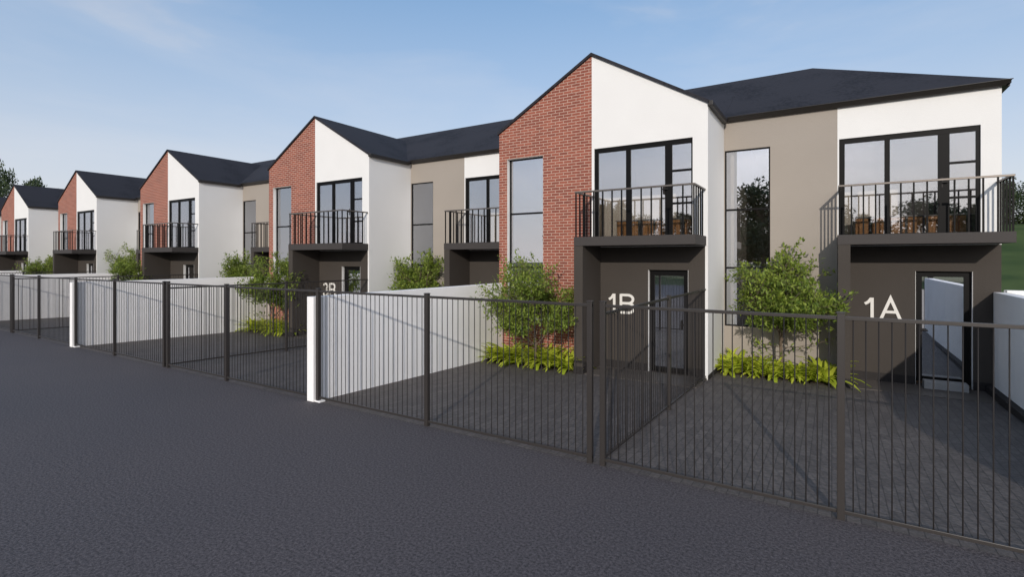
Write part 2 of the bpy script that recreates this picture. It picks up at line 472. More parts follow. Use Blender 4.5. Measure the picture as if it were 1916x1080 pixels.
def reveal_lining(parent, x0, x1, z0, z1, y, depth):
    """thin white lining standing inside the opening"""
    t = 0.003; e = 0.003
    r = MB()
    r.box(x0 - e, x0 + t, y + e, y + depth, z0, z1)
    r.box(x1 - t, x1 + e, y + e, y + depth, z0, z1)
    r.box(x0 + t, x1 - t, y + e, y + depth, z1 - t, z1 + e)
    r.build('window_reveal', 'white', parent)

def balcony(parent, x0, x1, yw):
    """slab, handrail and balusters projecting from the wall plane yw"""
    yo = yw - PJ
    s = MB(); s.box(x0, x1, yo, yw - 0.002, Z0, Z1)
    s.build('balcony_slab', 'slab', parent, bevel=0.006)
    a, b, yf = x0 + 0.035, x1 - 0.035, yo + 0.035
    h = MB(); t = 0.024
    h.box(a - t, b + t, yf - t, yf + t, ZRAIL - 0.035, ZRAIL)
    h.box(a - t, a + t, yf + t, yw, ZRAIL - 0.035, ZRAIL)
    h.box(b - t, b + t, yf + t, yw, ZRAIL - 0.035, ZRAIL)
    rail = h.build('railing', 'handrail', parent, bevel=0.004)
    me = MB(); r = 0.0125
    me.box(-r, r, -r, r, Z1, ZRAIL - 0.034)
    first = me.build('baluster', 'frame', rail)
    n = round((b - a) / 0.195)
    spots = [(a + (b - a) * i / n, yf) for i in range(n + 1)]
    m = round((yw - yf) / 0.195)
    spots += [(xx, yf + (yw - yf) * j / m) for xx in (a, b) for j in range(1, m)]
    for i, (X, Y) in enumerate(spots):
        o = first if i == 0 else first.copy()
        if i: col.objects.link(o); o.parent = rail
        o.location = (X, Y, 0)

def stroke(bm, pts, wd, y, z0, x0, sx_, sz_, dep=0.02, closed=False):
    """one pen stroke of constant width along a polyline given in a unit square"""
    P2 = [Vector((x0 + a * sx_, z0 + b * sz_)) for a, b in pts]
    n = len(P2); Lf, Rt = [], []
    for i in range(n):
        a = P2[i - 1] if (i or closed) else P2[i]; c = P2[(i + 1) % n] if (i < n - 1 or closed) else P2[i]
        d1 = (P2[i] - a).normalized() if (P2[i] - a).length > 1e-6 else (c - P2[i]).normalized()
        d2 = (c - P2[i]).normalized() if (c - P2[i]).length > 1e-6 else d1
        n1 = Vector((-d1.y, d1.x)); n2 = Vector((-d2.y, d2.x)); m = (n1 + n2).normalized()
        k = wd / 2 / max(0.35, m.dot(n1))
        Lf.append(P2[i] + m * k); Rt.append(P2[i] - m * k)
    vs = []
    for q in Lf + Rt: vs.append(bm.verts.new((q.x, y - dep, q.y)))
    for q in Lf + Rt: vs.append(bm.verts.new((q.x, y, q.y)))
    N = n; last = n if closed else n - 1
    for i in range(last):
        j = (i + 1) % n
        for fc in ((i, j, N + j, N + i), (2 * N + j, 2 * N + i, 3 * N + i, 3 * N + j), (j, i, 2 * N + i, 2 * N + j), (N + i, N + j, 3 * N + j, 3 * N + i)):
            bm.faces.new([vs[q] for q in fc])
    if not closed:
        for i in (0, n - 1): bm.faces.new([vs[q] for q in (i, N + i, 3 * N + i, 2 * N + i)])
def arc(cx, cz, rx, rz, a0, a1, n=12):
    return [(cx + rx * math.cos(R(a0 + (a1 - a0) * i / n)), cz + rz * math.sin(R(a0 + (a1 - a0) * i / n))) for i in range(n + 1)]
GLYPH = {'1': [[(0.02, 0.70), (0.30, 0.80), (0.52, 0.97)], [(0.58, 0.0), (0.58, 1.0)]],
         'A': [[(0.05, 0.0), (0.5, 1.0), (0.95, 0.0)], [(0.24, 0.35), (0.76, 0.35)]],
         'B': [[(0.08, 0.0), (0.08, 1.0)], [(0.08, 0.95)] + arc(0.55, 0.74, 0.32, 0.21, 90, -90) + [(0.08, 0.53)], [(0.5, 0.53)] + arc(0.57, 0.29, 0.36, 0.24, 90, -90) + [(0.08, 0.05)]],
         '3': [arc(0.48, 0.74, 0.36, 0.21, 160, -90) + arc(0.48, 0.29, 0.42, 0.24, 90, -165)]}
def number(parent, text, x0, x1, z0, z1, y):
    bm = bmesh.new(); W = x1 - x0; H = z1 - z0
    for i, c in enumerate(text):
        cx = x0 if i == 0 else x0 + W * (0.42 if text[0] == '1' else 0.52)
        cw = W * (0.36 if c == '1' else 0.42) if i == 0 else W * (0.58 if text[0] == '1' else 0.50)
        for k, st in enumerate(GLYPH[c]): stroke(bm, st, H * 0.128, y, z0, cx, cw, H, dep=0.02 + 0.001 * k)
    bmesh.ops.recalc_face_normals(bm, faces=bm.faces)
    me2 = bpy.data.meshes.new('house_number'); bm.to_mesh(me2); bm.free()
    me2.materials.append(M['letters'])
    o = bpy.data.objects.new('house_number', me2); col.objects.link(o); o.parent = parent
    return o

def slope_slab(mb, loop, t=0.06):
    """roof sheet of thickness t under the given outer loop"""
    mb.solid([(x, y, z - t) for x, y, z in loop], loop)

EY, EZ = YH - 0.10, 5.57          # front eave line of the main roof
RY = 15.85; RZ = EZ + MAIN_T * (RY - EY)
BY = RY + (RY - EY)
ROOF_T = 0.07

def front_door(parent, x0, x1, zt, y, hx):
    return window(parent, 'front_door', x0, x1, -0.10, zt, y + 0.09, fw=0.10, ftop=0.11, depth=0.05, handle_x=hx,
                  hbars=())

def room(parent, x0, x1, xs, y, y_in, xp0, xp1):
    """closed interior behind the openings: two storeys, stair void behind the tall window"""
    r = MB(); yb = y + 4.2; t = 0.08
    r.box(x0 + 0.11, x1 - 0.11, yb, yb + t, -0.3, 5.45)                   # back wall
    r.box(x0 + 0.11, x0 + 0.11 + t, y_in, yb, -0.3, 5.45)
    r.box(x1 - 0.11 - t, x1 - 0.11, y_in, yb, -0.3, 5.45)
    r.box(x0 + 0.11 + t, x1 - 0.11 - t, y_in, yb, 5.37, 5.45)               # ceiling
    r.box(xs - t / 2, xs + t / 2, y_in, yb, -0.3, 5.37)                   # partition beside the stair void
    r.build('room', 'room', parent)
    MB().box(xp0, xp1, y_in, yb, Z0 + 0.02, Z1 - 0.01).build('room_floor', 'roomfloor', parent)
    MB().box(x0 + 0.2, x1 - 0.2, y_in, yb, -0.36, -0.10).build('room_floor', 'roomfloor', parent)

def make_gabled():
    """brick and white gabled unit"""
    t = empty('gabled_townhouse')
    th = 0.18
    tw = (-6.95, -5.926, 0.755, ZT)
    b = MB()
    b.panel(XL, XA, -0.35, EAVE, YG, th, [tw], top=False)
    # half gable
    y, Y = YG, YG + th
    b.face([(XL, y, EAVE), (XA, y, EAVE), (XA, y, APEX - 0.03)])
    b.face([(XL, Y, EAVE), (XA, Y, APEX - 0.03), (XA, Y, EAVE)])
    b.box(XL, XL + 0.12, YG + th + 0.001, YB, -0.35, EAVE - 0.08)      # outer flank
    b.build('brick_wall', 'brick', t)
    w_ = MB()
    bd = (-4.60, -2.43, Z1, ZT)
    w_.panel(XA, XR, Z0 - 0.01, EAVE, YG, th, [bd], top=False)
    w_.face([(XA, y, EAVE), (XR, y, EAVE), (XA, y, APEX - 0.03)])
    w_.face([(XA, Y, EAVE), (XA, Y, APEX - 0.03), (XR, Y, EAVE)])
    w_.box(XR - 0.10, XR, YG + th + 0.001, YB - 0.15, -0.35, EAVE - 0.03)
    w_.box(XR - 0.055, XR, YG, YG + th, -0.35, Z0 - 0.012)             # white corner beside the porch
    w_.build('white_wall', 'white', t)
    d = MB()
    fd = (-3.353, -2.52, -0.12, 2.07)
    d.panel(XA + 0.002, XR - 0.057, -0.35, Z0 - 0.012, YG + 0.003, th - 0.006, [fd])
    d.box(XA + 0.015, XA + 0.215, YG - PJ + 0.004, YG + 0.002, -0.35, Z0 - 0.002)   # wing pillar
    d.build('porch_wall', 'dark', t)
    for q in ((XA + 0.219, fd[0] - 0.005, YG - 0.012, YG + 0.0025, -0.3, 0.05), (fd[1] + 0.005, XR - 0.057, YG - 0.012, YG + 0.0025, -0.3, 0.05),
              (XR + 0.001, XR + 0.013, YG - 0.01, YH, -0.3, -0.06), (XA + 0.005, XA + 0.225, YG - PJ - 0.008, YG - PJ + 0.2, -0.3, 0.03)):
        MB().box(*q).build('plinth', 'plinth', t)
    ps = MB(); ps.box(XA + 0.22, XR - 0.02, YG - PJ + 0.05, YG - 0.013, -0.3, yard_z(YG - PJ) + 0.012)
    ps.build('porch_floor', 'porch', t)
    reveal_lining(t, *tw, YG, 0.19)
    window(t, 'tall_window', tw[0] + 0.004, tw[1] - 0.004, tw[2], tw[3] - 0.004, YG + 0.12, fw=0.03, depth=0.05,
           hbars=[(tw[0], tw[1], 3.44), (tw[0], tw[1], 2.10)])
    r = MB(); r.box(fd[0] - 0.002, fd[0] + 0.003, YG + 0.001, YG + 0.14, fd[2], fd[3]); r.box(fd[1] - 0.003, fd[1] + 0.002, YG + 0.001, YG + 0.14, fd[2], fd[3])
    r.build('door_reveal', 'white', t)
    front_door(t, fd[0] + 0.01, fd[1] - 0.01, fd[3], YG, fd[1] - 0.16)
    cu = MB(); n = 60
    for i in range(n):
        xa, xb = (fd[0] + 0.05 + (fd[1] - fd[0] - .1) * q / n for q in (i, i + 1))
        ya, yb_ = (YG + 0.42 + 0.025 * math.sin(q * 1.15) + 0.008 * math.sin(q * 2.7) for q in (i, i + 1))
        cu.face([(xa, ya, 1.3), (xb, yb_, 1.3), (xb, yb_, 2.04), (xa, ya, 2.04)], True)
    cu.build('curtain', 'curtain', t)
    window(t, 'balcony_door', bd[0], bd[1], bd[2], bd[3], YG + 0.03, vbars=[(-3.862, -3.759), (-3.005, -2.859)],
           hbars=[(-2.859, -2.40, 4.163), (-2.859, -2.40, 3.475)], fw=0.05, ftop=0.10, fl=0.085, fr=0.035, handle_x=-3.03)
    balcony(t, XA + 0.013, -2.161, YG)
    # gable roof, dying into the main roof
    g = MB()
    yf, yb = YG - 0.045, EY + (APEX - EZ) / MAIN_T + 0.3
    for X in (XL, XR):
        s = 1 if X == XR else -1
        xe = X + s * 0.03; ze = EAVE + ROOF_T - 0.03 * GABLE_T
        loop = [(XA, yf, APEX + 0.0), (xe, yf, ze - 0.03), (xe, yb, ze - 0.03), (XA, yb, APEX)]
        lo = [(x, yy, z - ROOF_T) for x, yy, z in loop]
        g.solid(lo, loop) if s > 0 else g.solid(list(reversed(lo)), list(reversed(loop)))
    g.solid([(XL, EY, EZ - ROOF_T), (XR, EY, EZ - ROOF_T), (XR, RY, RZ - ROOF_T), (XL, RY, RZ - ROOF_T)],
            [(XL, EY, EZ), (XR, EY, EZ), (XR, RY, RZ), (XL, RY, RZ)])
    g.solid([(XL, RY, RZ - ROOF_T), (XR, RY, RZ - ROOF_T), (XR, BY, EZ - ROOF_T), (XL, BY, EZ - ROOF_T)],
            [(XL, RY, RZ), (XR, RY, RZ), (XR, BY, EZ), (XL, BY, EZ)])
    g.build('roof', 'roof', t)
    gu = MB()
    gu.box(XR + 0.002, XR + 0.10, YG - 0.045, YH - 0.14, EAVE - 0.09, EAVE + 0.012)
    gu.build('gutter', 'gutter', t, bevel=0.01)
    room(t, XL, XR, XA - 0.4, YG, YG + th + 0.004, XA - 0.36, XR - 0.2)
    MB().box(-4.95, -3.15, YG + 1.5, YG + 1.58, Z1, 3.86).build('partition', 'room', t)
    bk = MB(); bk.box(XL, XR, YB, YB + 0.15, -0.35, EAVE - 0.05)
    bk.build('rear_wall', 'white', t)
    return t

def make_setback(end=False):
    """beige and white unit set back between the gables"""
    t = empty('setback_townhouse')
    xr = 2.65 if end else XAR - 0.003
    xl = XR + 0.003
    th = 0.18
    xw = 0.10
    tw = (-2.112, -1.165, 0.755, ZT)
    b = MB(); b.panel(xl, xw, -0.35, EAVE, YH, th, [tw]); b.build('beige_wall', 'beige', t)
    bd = (0.130, 2.36, Z1, ZT)
    w_ = MB(); w_.panel(xw + 0.001, xr, Z0 - 0.01, EAVE, YH, th, [bd])
    if end: w_.box(xr - 0.15, xr, YH + th + 0.001, YB, -0.35, EAVE)
    w_.build('white_wall', 'white', t)
    d = MB()
    fd = (1.397, 2.246, -0.16, 2.065)
    d.panel(xw + 0.002, xr - 0.004, -0.35, Z0 - 0.012, YH + 0.003, th - 0.006, [fd])
    d.box(0.103, 0.303, YH - PJ + 0.004, YH + 0.002, -0.4, Z0 - 0.002)
    d.build('porch_wall', 'dark', t)
    for q in ((0.307, fd[0] - 0.005, YH - 0.012, YH + 0.0025, -0.3, 0.0), (fd[1] + 0.005, xr - 0.06, YH - 0.012, YH + 0.0025, -0.3, 0.0),
              (0.093, 0.313, YH - PJ - 0.008, YH - PJ + 0.2, -0.3, 0.0)):
        MB().box(*q).build('plinth', 'plinth', t)
    ps = MB(); ps.box(0.315, xr - 0.2, YH - PJ + 0.05, YH - 0.013, -0.4, yard_z(YH - PJ) + 0.012)
    ps.build('porch_floor', 'porch', t)
    window(t, 'tall_window', tw[0], tw[1], tw[2], tw[3], YH + 0.025, fw=0.03, depth=0.05,
           hbars=[(tw[0], tw[1], 3.44), (tw[0], tw[1], 2.10)])
    r = MB(); r.box(fd[0] - 0.002, fd[0] + 0.003, YH + 0.001, YH + 0.14, fd[2], fd[3]); r.box(fd[1] - 0.003, fd[1] + 0.002, YH + 0.001, YH + 0.14, fd[2], fd[3])
    r.build('door_reveal', 'white', t)
    front_door(t, fd[0] + 0.01, fd[1] - 0.01, fd[3], YH, fd[0] + 0.09)
    MB().box(fd[0] + 0.1, fd[1] - 0.1, YH - 0.30, YH - 0.02, -0.3, -0.03).build('doorstep', 'concrete', t, bevel=0.006)
    window(t, 'balcony_door', bd[0], bd[1], bd[2], bd[3], YH + 0.03, vbars=[(0.905, 0.993), (1.745, 1.918)],
           hbars=[(1.918, 2.40, 4.146), (1.918, 2.40, 3.48)], fw=0.05, ftop=0.10, fl=0.10, fr=0.06, handle_x=1.80)
    balcony(t, 0.096, 2.629 if end else XAR - 0.05, YH)
    g = MB()
    if end:
        k = RY - EY
        ex = xr + 0.11
        z, Z = -ROOF_T, 0
        def sl(loop): g.solid([(x, y, zz - ROOF_T) for x, y, zz in loop], loop)
        sl([(xl, EY, EZ), (ex, EY, EZ), (ex - k, RY, RZ), (xl, RY, RZ)])
        sl([(ex, EY, EZ), (ex, BY, EZ), (ex - k, RY, RZ)])
        sl([(xl, RY, RZ), (ex - k, RY, RZ), (ex, BY, EZ), (xl, BY, EZ)])
    else:
        g.solid([(xl, EY, EZ - ROOF_T), (xr, EY, EZ - ROOF_T), (xr, RY, RZ - ROOF_T), (xl, RY, RZ - ROOF_T)],
                [(xl, EY, EZ), (xr, EY, EZ), (xr, RY, RZ), (xl, RY, RZ)])
        g.solid([(xl, RY, RZ - ROOF_T), (xr, RY, RZ - ROOF_T), (xr, BY, EZ - ROOF_T), (xl, BY, EZ - ROOF_T)],
                [(xl, RY, RZ), (xr, RY, RZ), (xr, BY, EZ), (xl, BY, EZ)])
    g.build('roof', 'roof', t)
    gu = MB()
    x_end = xr + 0.125 if end else xr
    y0, y1, z0, z1 = YH - 0.165, YH - 0.003, EAVE - 0.03, EZ - 0.008
    # open trough: lip, floor, so the inside rim catches light
    xa = xl + 0.10
    gu.solid([(xa, y0 + 0.085, z0), (x_end - (0.085 if end else 0), y0 + 0.085, z0), (x_end - (0.085 if end else 0), y1, z0), (xa, y1, z0)],
             [(xa, y0 + 0.01, z1 - 0.012), (x_end - (0.01 if end else 0), y0 + 0.01, z1 - 0.012), (x_end - (0.01 if end else 0), y1, z1 - 0.012), (xa, y1, z1 - 0.012)])
    gu.box(xa, x_end, y0, y0 + 0.03, z1 - 0.011, z1)
    if end:
        gu.box(xr + 0.002, xr + 0.115, YH, YB, z0, z1 - 0.012)
    gu.build('gutter', 'gutter', t, bevel=0.003)
    room(t, xl, xr, -0.5, YH, YH + th + 0.004, -0.46, xr - 0.2)
    # low partition with grey recesses seen through the balcony door
    q = MB()
    q.box(0.0, 0.85, YH + 1.5, YH + 1.58, Z1, 3.86); q.box(1.05, 1.42, YH + 1.5, YH + 1.58, Z1, 3.86)
    q.build('partition', 'room', t)
    q = MB(); q.box(0.86, 1.04, YH + 1.52, YH + 1.58, Z1, 3.86); q.box(1.43, xr - 0.2, YH + 1.52, YH + 1.58, Z1, 3.86)
    q.build('panelling', 'roomdark', t)
    bk = MB(); bk.box(xl, xr, YB, YB + 0.15, -0.35, EAVE - 0.05)
    bk.build('rear_wall', 'white', t)
    return t

houses = 'townhouses of the terrace'
g0 = make_gabled()
s0 = make_setback(True)
s_mid = make_setback(False)
ordinal = ['first', 'second', 'third', 'fourth', 'fifth', 'sixth']
for k in range(N_DUP):
    g = g0 if k == 0 else copy_tree(g0)
    g.location.x = -P * k
    lab = ['brick and white gabled townhouse numbered 1B, nearest the camera',
           'brick and white gabled townhouse numbered 3B, second brick gable from the right',
           'third brick and white gabled townhouse from the right',
           'fourth brick and white gabled townhouse from the right',
           'fifth brick and white gabled townhouse from the right, near the left edge',
           'farthest gabled townhouse, its dark roof just showing at the left edge'][k]
    tag(g, lab, 'house', houses)
    s = s0 if k == 0 else (s_mid if k == 1 else copy_tree(s_mid))
    s.location.x = -P * k
    lab = ['end townhouse numbered 1A, beige and white with a dark hipped roof',
           'beige and white set-back townhouse between the 1B and 3B gables',
           'beige set-back townhouse directly left of the 3B brick gable',
           'set-back townhouse hidden between the third and fourth gables from the right',
           'set-back townhouse hidden between the fourth and fifth gables from the right',
           'set-back townhouse beyond the fifth gable at the far left'][k]
    tag(s, lab, 'house', houses)
gs = [o for o in col.objects if o.name.startswith('gabled_townhouse')]
number(g0, '1B', -4.24, -3.64, 1.10, 1.53, YG - 0.0)
g1 = [o for o in gs if abs(o.location.x + P) < 0.01][0]
number(g1, '3B', -4.24, -3.64, 1.10, 1.53, YG - 0.0)
number(s0, '1A', 0.57, 1.175, 1.09, 1.515, YH - 0.0)

# ------------------------------------------------------------------ sideboards in the upper rooms
def make_sideboard():
    t = empty('sideboard')
    W, D, H = 2.0, 0.42, 0.46
    c = MB(); c.box(0, W, 0.02, D, 0.05, H - 0.03); c.box(0.03, W - 0.03, 0.06, D - 0.02, 0, 0.05)
    c.build('carcass', 'roomdark', t)
    tp = MB(); tp.box(-0.02, W + 0.02, -0.02, D, H - 0.028, H); tp.build('worktop', 'benchtop', t, bevel=0.004)
    x = 0.02
    for wd, gp in ((0.24, 0.06), (0.2, 0.12), (0.24, 0.05), (0.24, 0.05), (0.26, 0.1), (0.28, 0.04)):
        d = MB(); d.box(x, x + wd, 0, 0.018, 0.06, H - 0.04); d.build('cupboard_door', 'orange', t, bevel=0.003)
        x += wd + gp
    return t
sb = make_sideboard()
for i, (X, Y, lab) in enumerate([(0.42, YH + 0.75, 'low orange oak sideboard behind the balcony glass of house 1A'),
                                 (-4.35, YG + 0.75, 'low orange oak sideboard behind the balcony glass of house 1B'),
                                 (-4.35 - P, YG + 0.75, 'low orange oak sideboard behind the balcony glass of house 3B')]):
    o = sb if i == 0 else copy_tree(sb)
    o.location = (X, Y, Z1 - 0.009)
    tag(o, lab, 'sideboard', 'sideboards in the upper rooms')

# ------------------------------------------------------------------ boundary walls
def make_wall():
    t = empty('boundary_wall')
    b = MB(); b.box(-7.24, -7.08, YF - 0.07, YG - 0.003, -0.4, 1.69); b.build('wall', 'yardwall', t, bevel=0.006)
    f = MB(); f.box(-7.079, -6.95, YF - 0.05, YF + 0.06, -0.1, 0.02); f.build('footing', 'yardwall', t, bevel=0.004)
    return t
wl = make_wall()
for k in range(N_DUP):
    o = wl if k == 0 else copy_tree(wl)
    o.location.x = -P * k
    tag(o, ['white plastered boundary wall between the 1B and 3A yards',
            'white plastered boundary wall left of the 3B yard, second from the right',
            'white plastered boundary wall third from the right, meeting the fence near the left edge',
            'white plastered boundary wall fourth from the right',
            'white plastered boundary wall fifth from the right',
            'farthest white plastered boundary wall'][k], 'wall', 'white walls between pairs of yards')
rw = empty('boundary_wall')
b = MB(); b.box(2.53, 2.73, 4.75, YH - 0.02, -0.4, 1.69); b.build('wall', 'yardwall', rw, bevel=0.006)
b = MB(); b.box(2.42, 2.529, YF + 0.2, YH - 0.02, -0.4, -0.04); b.build('kerb', 'plinth', rw)
tag(rw, 'white boundary wall in blue shade right of the 1A yard', 'wall')
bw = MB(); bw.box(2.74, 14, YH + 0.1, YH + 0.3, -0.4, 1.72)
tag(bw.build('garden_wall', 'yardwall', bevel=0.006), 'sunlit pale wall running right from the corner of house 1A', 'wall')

# ------------------------------------------------------------------ fences
PW = 0.03
def make_fence(name, x0, x1, posts, individual, ry=0.0, h=1.795, hp=1.82, zb=0.05, p2=0.0905, drop=0.0):
    """fence along local X; drop is the fall over its length"""
    t = empty(name)
    fall = lambda x: -drop * (x - x0) / (x1 - x0)
    def rail(z, nm, a, b):
        r = MB()
        r.solid([(x0, -0.016, z + a), (x1, -0.016, z + b), (x1, 0.016, z + b), (x0, 0.016, z + a)],
                [(x0, -0.016, z + a + 0.032), (x1, -0.016, z + b + 0.032), (x1, 0.016, z + b + 0.032), (x0, 0.016, z + a + 0.032)])
        r.build(nm, 'rail', t, bevel=0.003)
    rail(h - 0.032, 'top_rail', 0, 0); rail(zb, 'bottom_rail', fall(x0), fall(x1))
    pm = MB(); pm.box(-PW, PW, -PW, PW, -0.3, hp); pm.box(-PW - .004, PW + .004, -PW - .004, PW + .004, hp, hp + 0.012)
    fp = None
    for X in posts:
        if fp is None: fp = pm.build('post', 'rail', t, bevel=0.004); q = fp
        else: q = fp.copy(); col.objects.link(q); q.parent = t
        q.location = (X, 0, 0)
    xs = []
    br = [x0] + sorted(posts) + [x1]
    for a, b in zip(br, br[1:]):
        if b - a < 0.12: continue
        n = max(2, round((b - a) / p2))
        xs += [a + (b - a) * i / n for i in range(1, n)]
    r = 0.0052
    if individual:
        m = MB(); m.tube([(0, 0, 0), (0, 0, 1)], [r, r], 8)
        first = None
        for X in xs:
            if first is None: first = m.build('bar', 'metal', t); q = first
            else: q = first.copy(); col.objects.link(q); q.parent = t
            q.location = (X, 0, zb + 0.03 + fall(X)); q.scale = (1, 1, h - 0.063 - zb - fall(X))
    else:
        m = MB()
        for X in xs: m.tube([(X, 0, zb + 0.03 + fall(X)), (X, 0, h - 0.033)], [r, r], 6)
        m.build('bars', 'metal', t)
    return t
front = 'front yard fences along the road'
mid = 'fences dividing the yards of each pair'
yn = ['1', '3', '5', '7', '9', '11']
fb = make_fence('yard_fence', -7.08, -2.29, [-7.045, -4.74, -2.32], True)
fa = make_fence('yard_fence', -2.20, 2.72, [-2.165, 0.068], True)
fbm = make_fence('yard_fence', -7.08, -2.29, [-7.045, -4.74, -2.32], False)
fam = make_fence('yard_fence', -2.20, 2.72, [-2.165, 0.068], False)
fd_ = make_fence('dividing_fence', 0, YG - YF - 0.05, [2.75], True, h=1.70, hp=1.72, drop=0.152)
fdm = make_fence('dividing_fence', 0, YG - YF - 0.05, [2.75], False, h=1.70, hp=1.72, drop=0.152)
used = set()
def use(o):
    if o.name in used: return copy_tree(o)
    used.add(o.name); return o
lb = ['dark bar fence in front of the 1B yard, right of the nearest white wall end',
      'dark bar fence in front of the 3B yard, right of the second white wall end',
      'dark bar fence in front of the third gabled yard from the right',
      'dark bar fence in front of the fourth gabled yard from the right',
      'dark bar fence in front of the fifth gabled yard from the right',
      'dark bar fence in front of the farthest gabled yard']
la = ['dark bar fence in front of the 1A yard, running out at the right edge',
      'dark bar fence in front of the set-back house yard between 1B and 3B',
      'dark bar fence in front of the set-back yard left of the 3B yard',
      'dark bar fence in front of the fourth set-back yard from the right',
      'dark bar fence in front of the fifth set-back yard from the right',
      'dark bar fence in front of the farthest set-back yard']
ld = ['dark dividing fence between the 1A and 1B yards',
      'dark dividing fence between the 3B yard and its right neighbour',
      'dark dividing fence inside the third pair of yards from the right',
      'dark dividing fence inside the fourth pair of yards from the right',
      'dark dividing fence inside the fifth pair of yards from the right',
      'dark dividing fence inside the farthest pair of yards']
for k in range(N_DUP):
    near = k < 2
    o = use(fb if near else fbm); o.location = (-P * k, YF, 0); tag(o, lb[k], 'fence', front)
    o = use(fa if near else fam); o.location = (-P * k, YF, 0); tag(o, la[k], 'fence', front)
    o = use(fd_ if near else fdm); o.location = (-2.18 - P * k, YF + 0.035, 0); o.rotation_euler.z = R(90); tag(o, ld[k], 'fence', mid)

# ------------------------------------------------------------------ trees and plants
def leaf(mb, p, d, up, L_, W_):
    """folded pointed leaf"""
    d = d.normalized(); s = d.cross(up)
    if s.length < 1e-3: s = d.orthogonal()
    s.normalize(); n = s.cross(d)
    a = p; b = p + d * L_ * .45 + s * W_ * .5 + n * W_ * .12; c = p + d * L_; e = p + d * L_ * .45 - s * W_ * .5 + n * W_ * .12
    i = len(mb.v); mb.v += [tuple(a), tuple(b), tuple(c), tuple(e)]
    mb.f += [(i, i + 1, i + 2), (i, i + 2, i + 3)]; mb.sm += [False, False]

def rv(rng, s=1): return Vector((rng.gauss(0, s), rng.gauss(0, s), rng.gauss(0, s)))
def small_tree_mesh(seed, trunk_h=0.86, height=2.8, rad=1.05, leaf_l=0.112, per=6):
    rng = random.Random(seed)
    w_, lf = MB(), MB()
    base = Vector((0, 0, -0.05)); cur = base.copy(); d = Vector((rng.uniform(-.08, .08), rng.uniform(-.08, .08), 1))
    pts = [cur.copy()]
    for i in range(4): cur = cur + (d + rv(rng, .05)).normalized() * (trunk_h + .05) / 4; pts.append(cur.copy())
    w_.tube(pts, [0.046, 0.041, 0.038, 0.036, 0.033], 8)
    zc = (trunk_h + height) / 2
    low = [trunk_h + .05]
    def spray(p, d, length):
        n = per
        for i in range(n):
            t = rng.random()
            q = p + d * length * t + rv(rng, 0.035)
            if q.z < low[0] + rng.uniform(0, .25): continue
            ld = (d * .6 + rv(rng, .75) + Vector((0, 0, .1))).normalized()
            leaf(lf, q, ld, Vector((rng.gauss(0, .5), rng.gauss(0, .5), 1)), leaf_l * rng.uniform(.65, 1.25), leaf_l * rng.uniform(.34, .5))
    def branch(p, d, length, r, lvl):
        n = 4; pts = [p.copy()]; q = p.copy(); dd = d.normalized()
        kids = []
        for i in range(n):
            dd = (dd + rv(rng, .13) + Vector((0, 0, .05 if lvl < 2 else -.01))).normalized()
            q = q + dd * length / n; pts.append(q.copy()); kids.append((q.copy(), dd.copy(), i))
        w_.tube(pts, [r * (1 - .6 * i / n) for i in range(n + 1)], 6 if lvl < 2 else 4)
        if lvl >= 3:
            spray(p, (q - p).normalized(), length * 1.1); return
        for (k, kd, i) in kids:
            if lvl == 0 and i == 0: continue
            m = {0: 3, 1: 2, 2: 1}[lvl]
            for _ in range(m):
                nd = (kd * .75 + rv(rng, .55) + Vector((0, 0, .26))).normalized()
                out_ = Vector((k.x, k.y, (k.z - zc) * .6)); 
                if out_.length > 1e-3: nd = (nd + out_.normalized() * .35).normalized()
                if k.z < trunk_h + .45 and nd.z < .1 and low[0] > 0: nd.z = rng.uniform(.1, .4); nd.normalize()
                branch(k, nd, length * rng.uniform(.36, .76), r * .5, lvl + 1)
        if lvl == 2: spray(q, dd, length * .4)
    nl = 6
    for i in range(nl):
        a = 2 * math.pi * (i + rng.uniform(-.3, .3)) / nl
        tilt = rng.uniform(.45, .85) if i % 3 else rng.uniform(.1, .3)
        d0 = Vector((math.cos(a) * math.sin(tilt), math.sin(a) * math.sin(tilt), math.cos(tilt)))
        st = pts[-1] if i % 2 else pts[-2]
        branch(st, d0, rng.uniform(.44, .66) * (height - trunk_h) * (0.88 if tilt > .5 else 1.0), 0.02, 0)
    # a few low sprigs
    low[0] = -1
    for i in range(3):
        a = rng.uniform(0, 6.28)
        branch(pts[3] if i else pts[2], Vector((math.cos(a), math.sin(a), .25)), rng.uniform(.5, .8), 0.009, 2)
    # limit crown to its real spread
    out = []
    for i, v in enumerate(lf.v): out.append(v)
    return w_, lf
def tree_parts(t, w_, lf, lm='leaf'):
    a = w_.build('trunk', 'bark', t); b = lf.build('crown', lm, t)
protos = []
def tree_from(seed, **k):
    t = empty('small_tree')
    w_, lf = small_tree_mesh(seed, **k)
    tree_parts(t, w_, lf)
    return t
trees = [tree_from(3), tree_from(11), tree_from(8)]
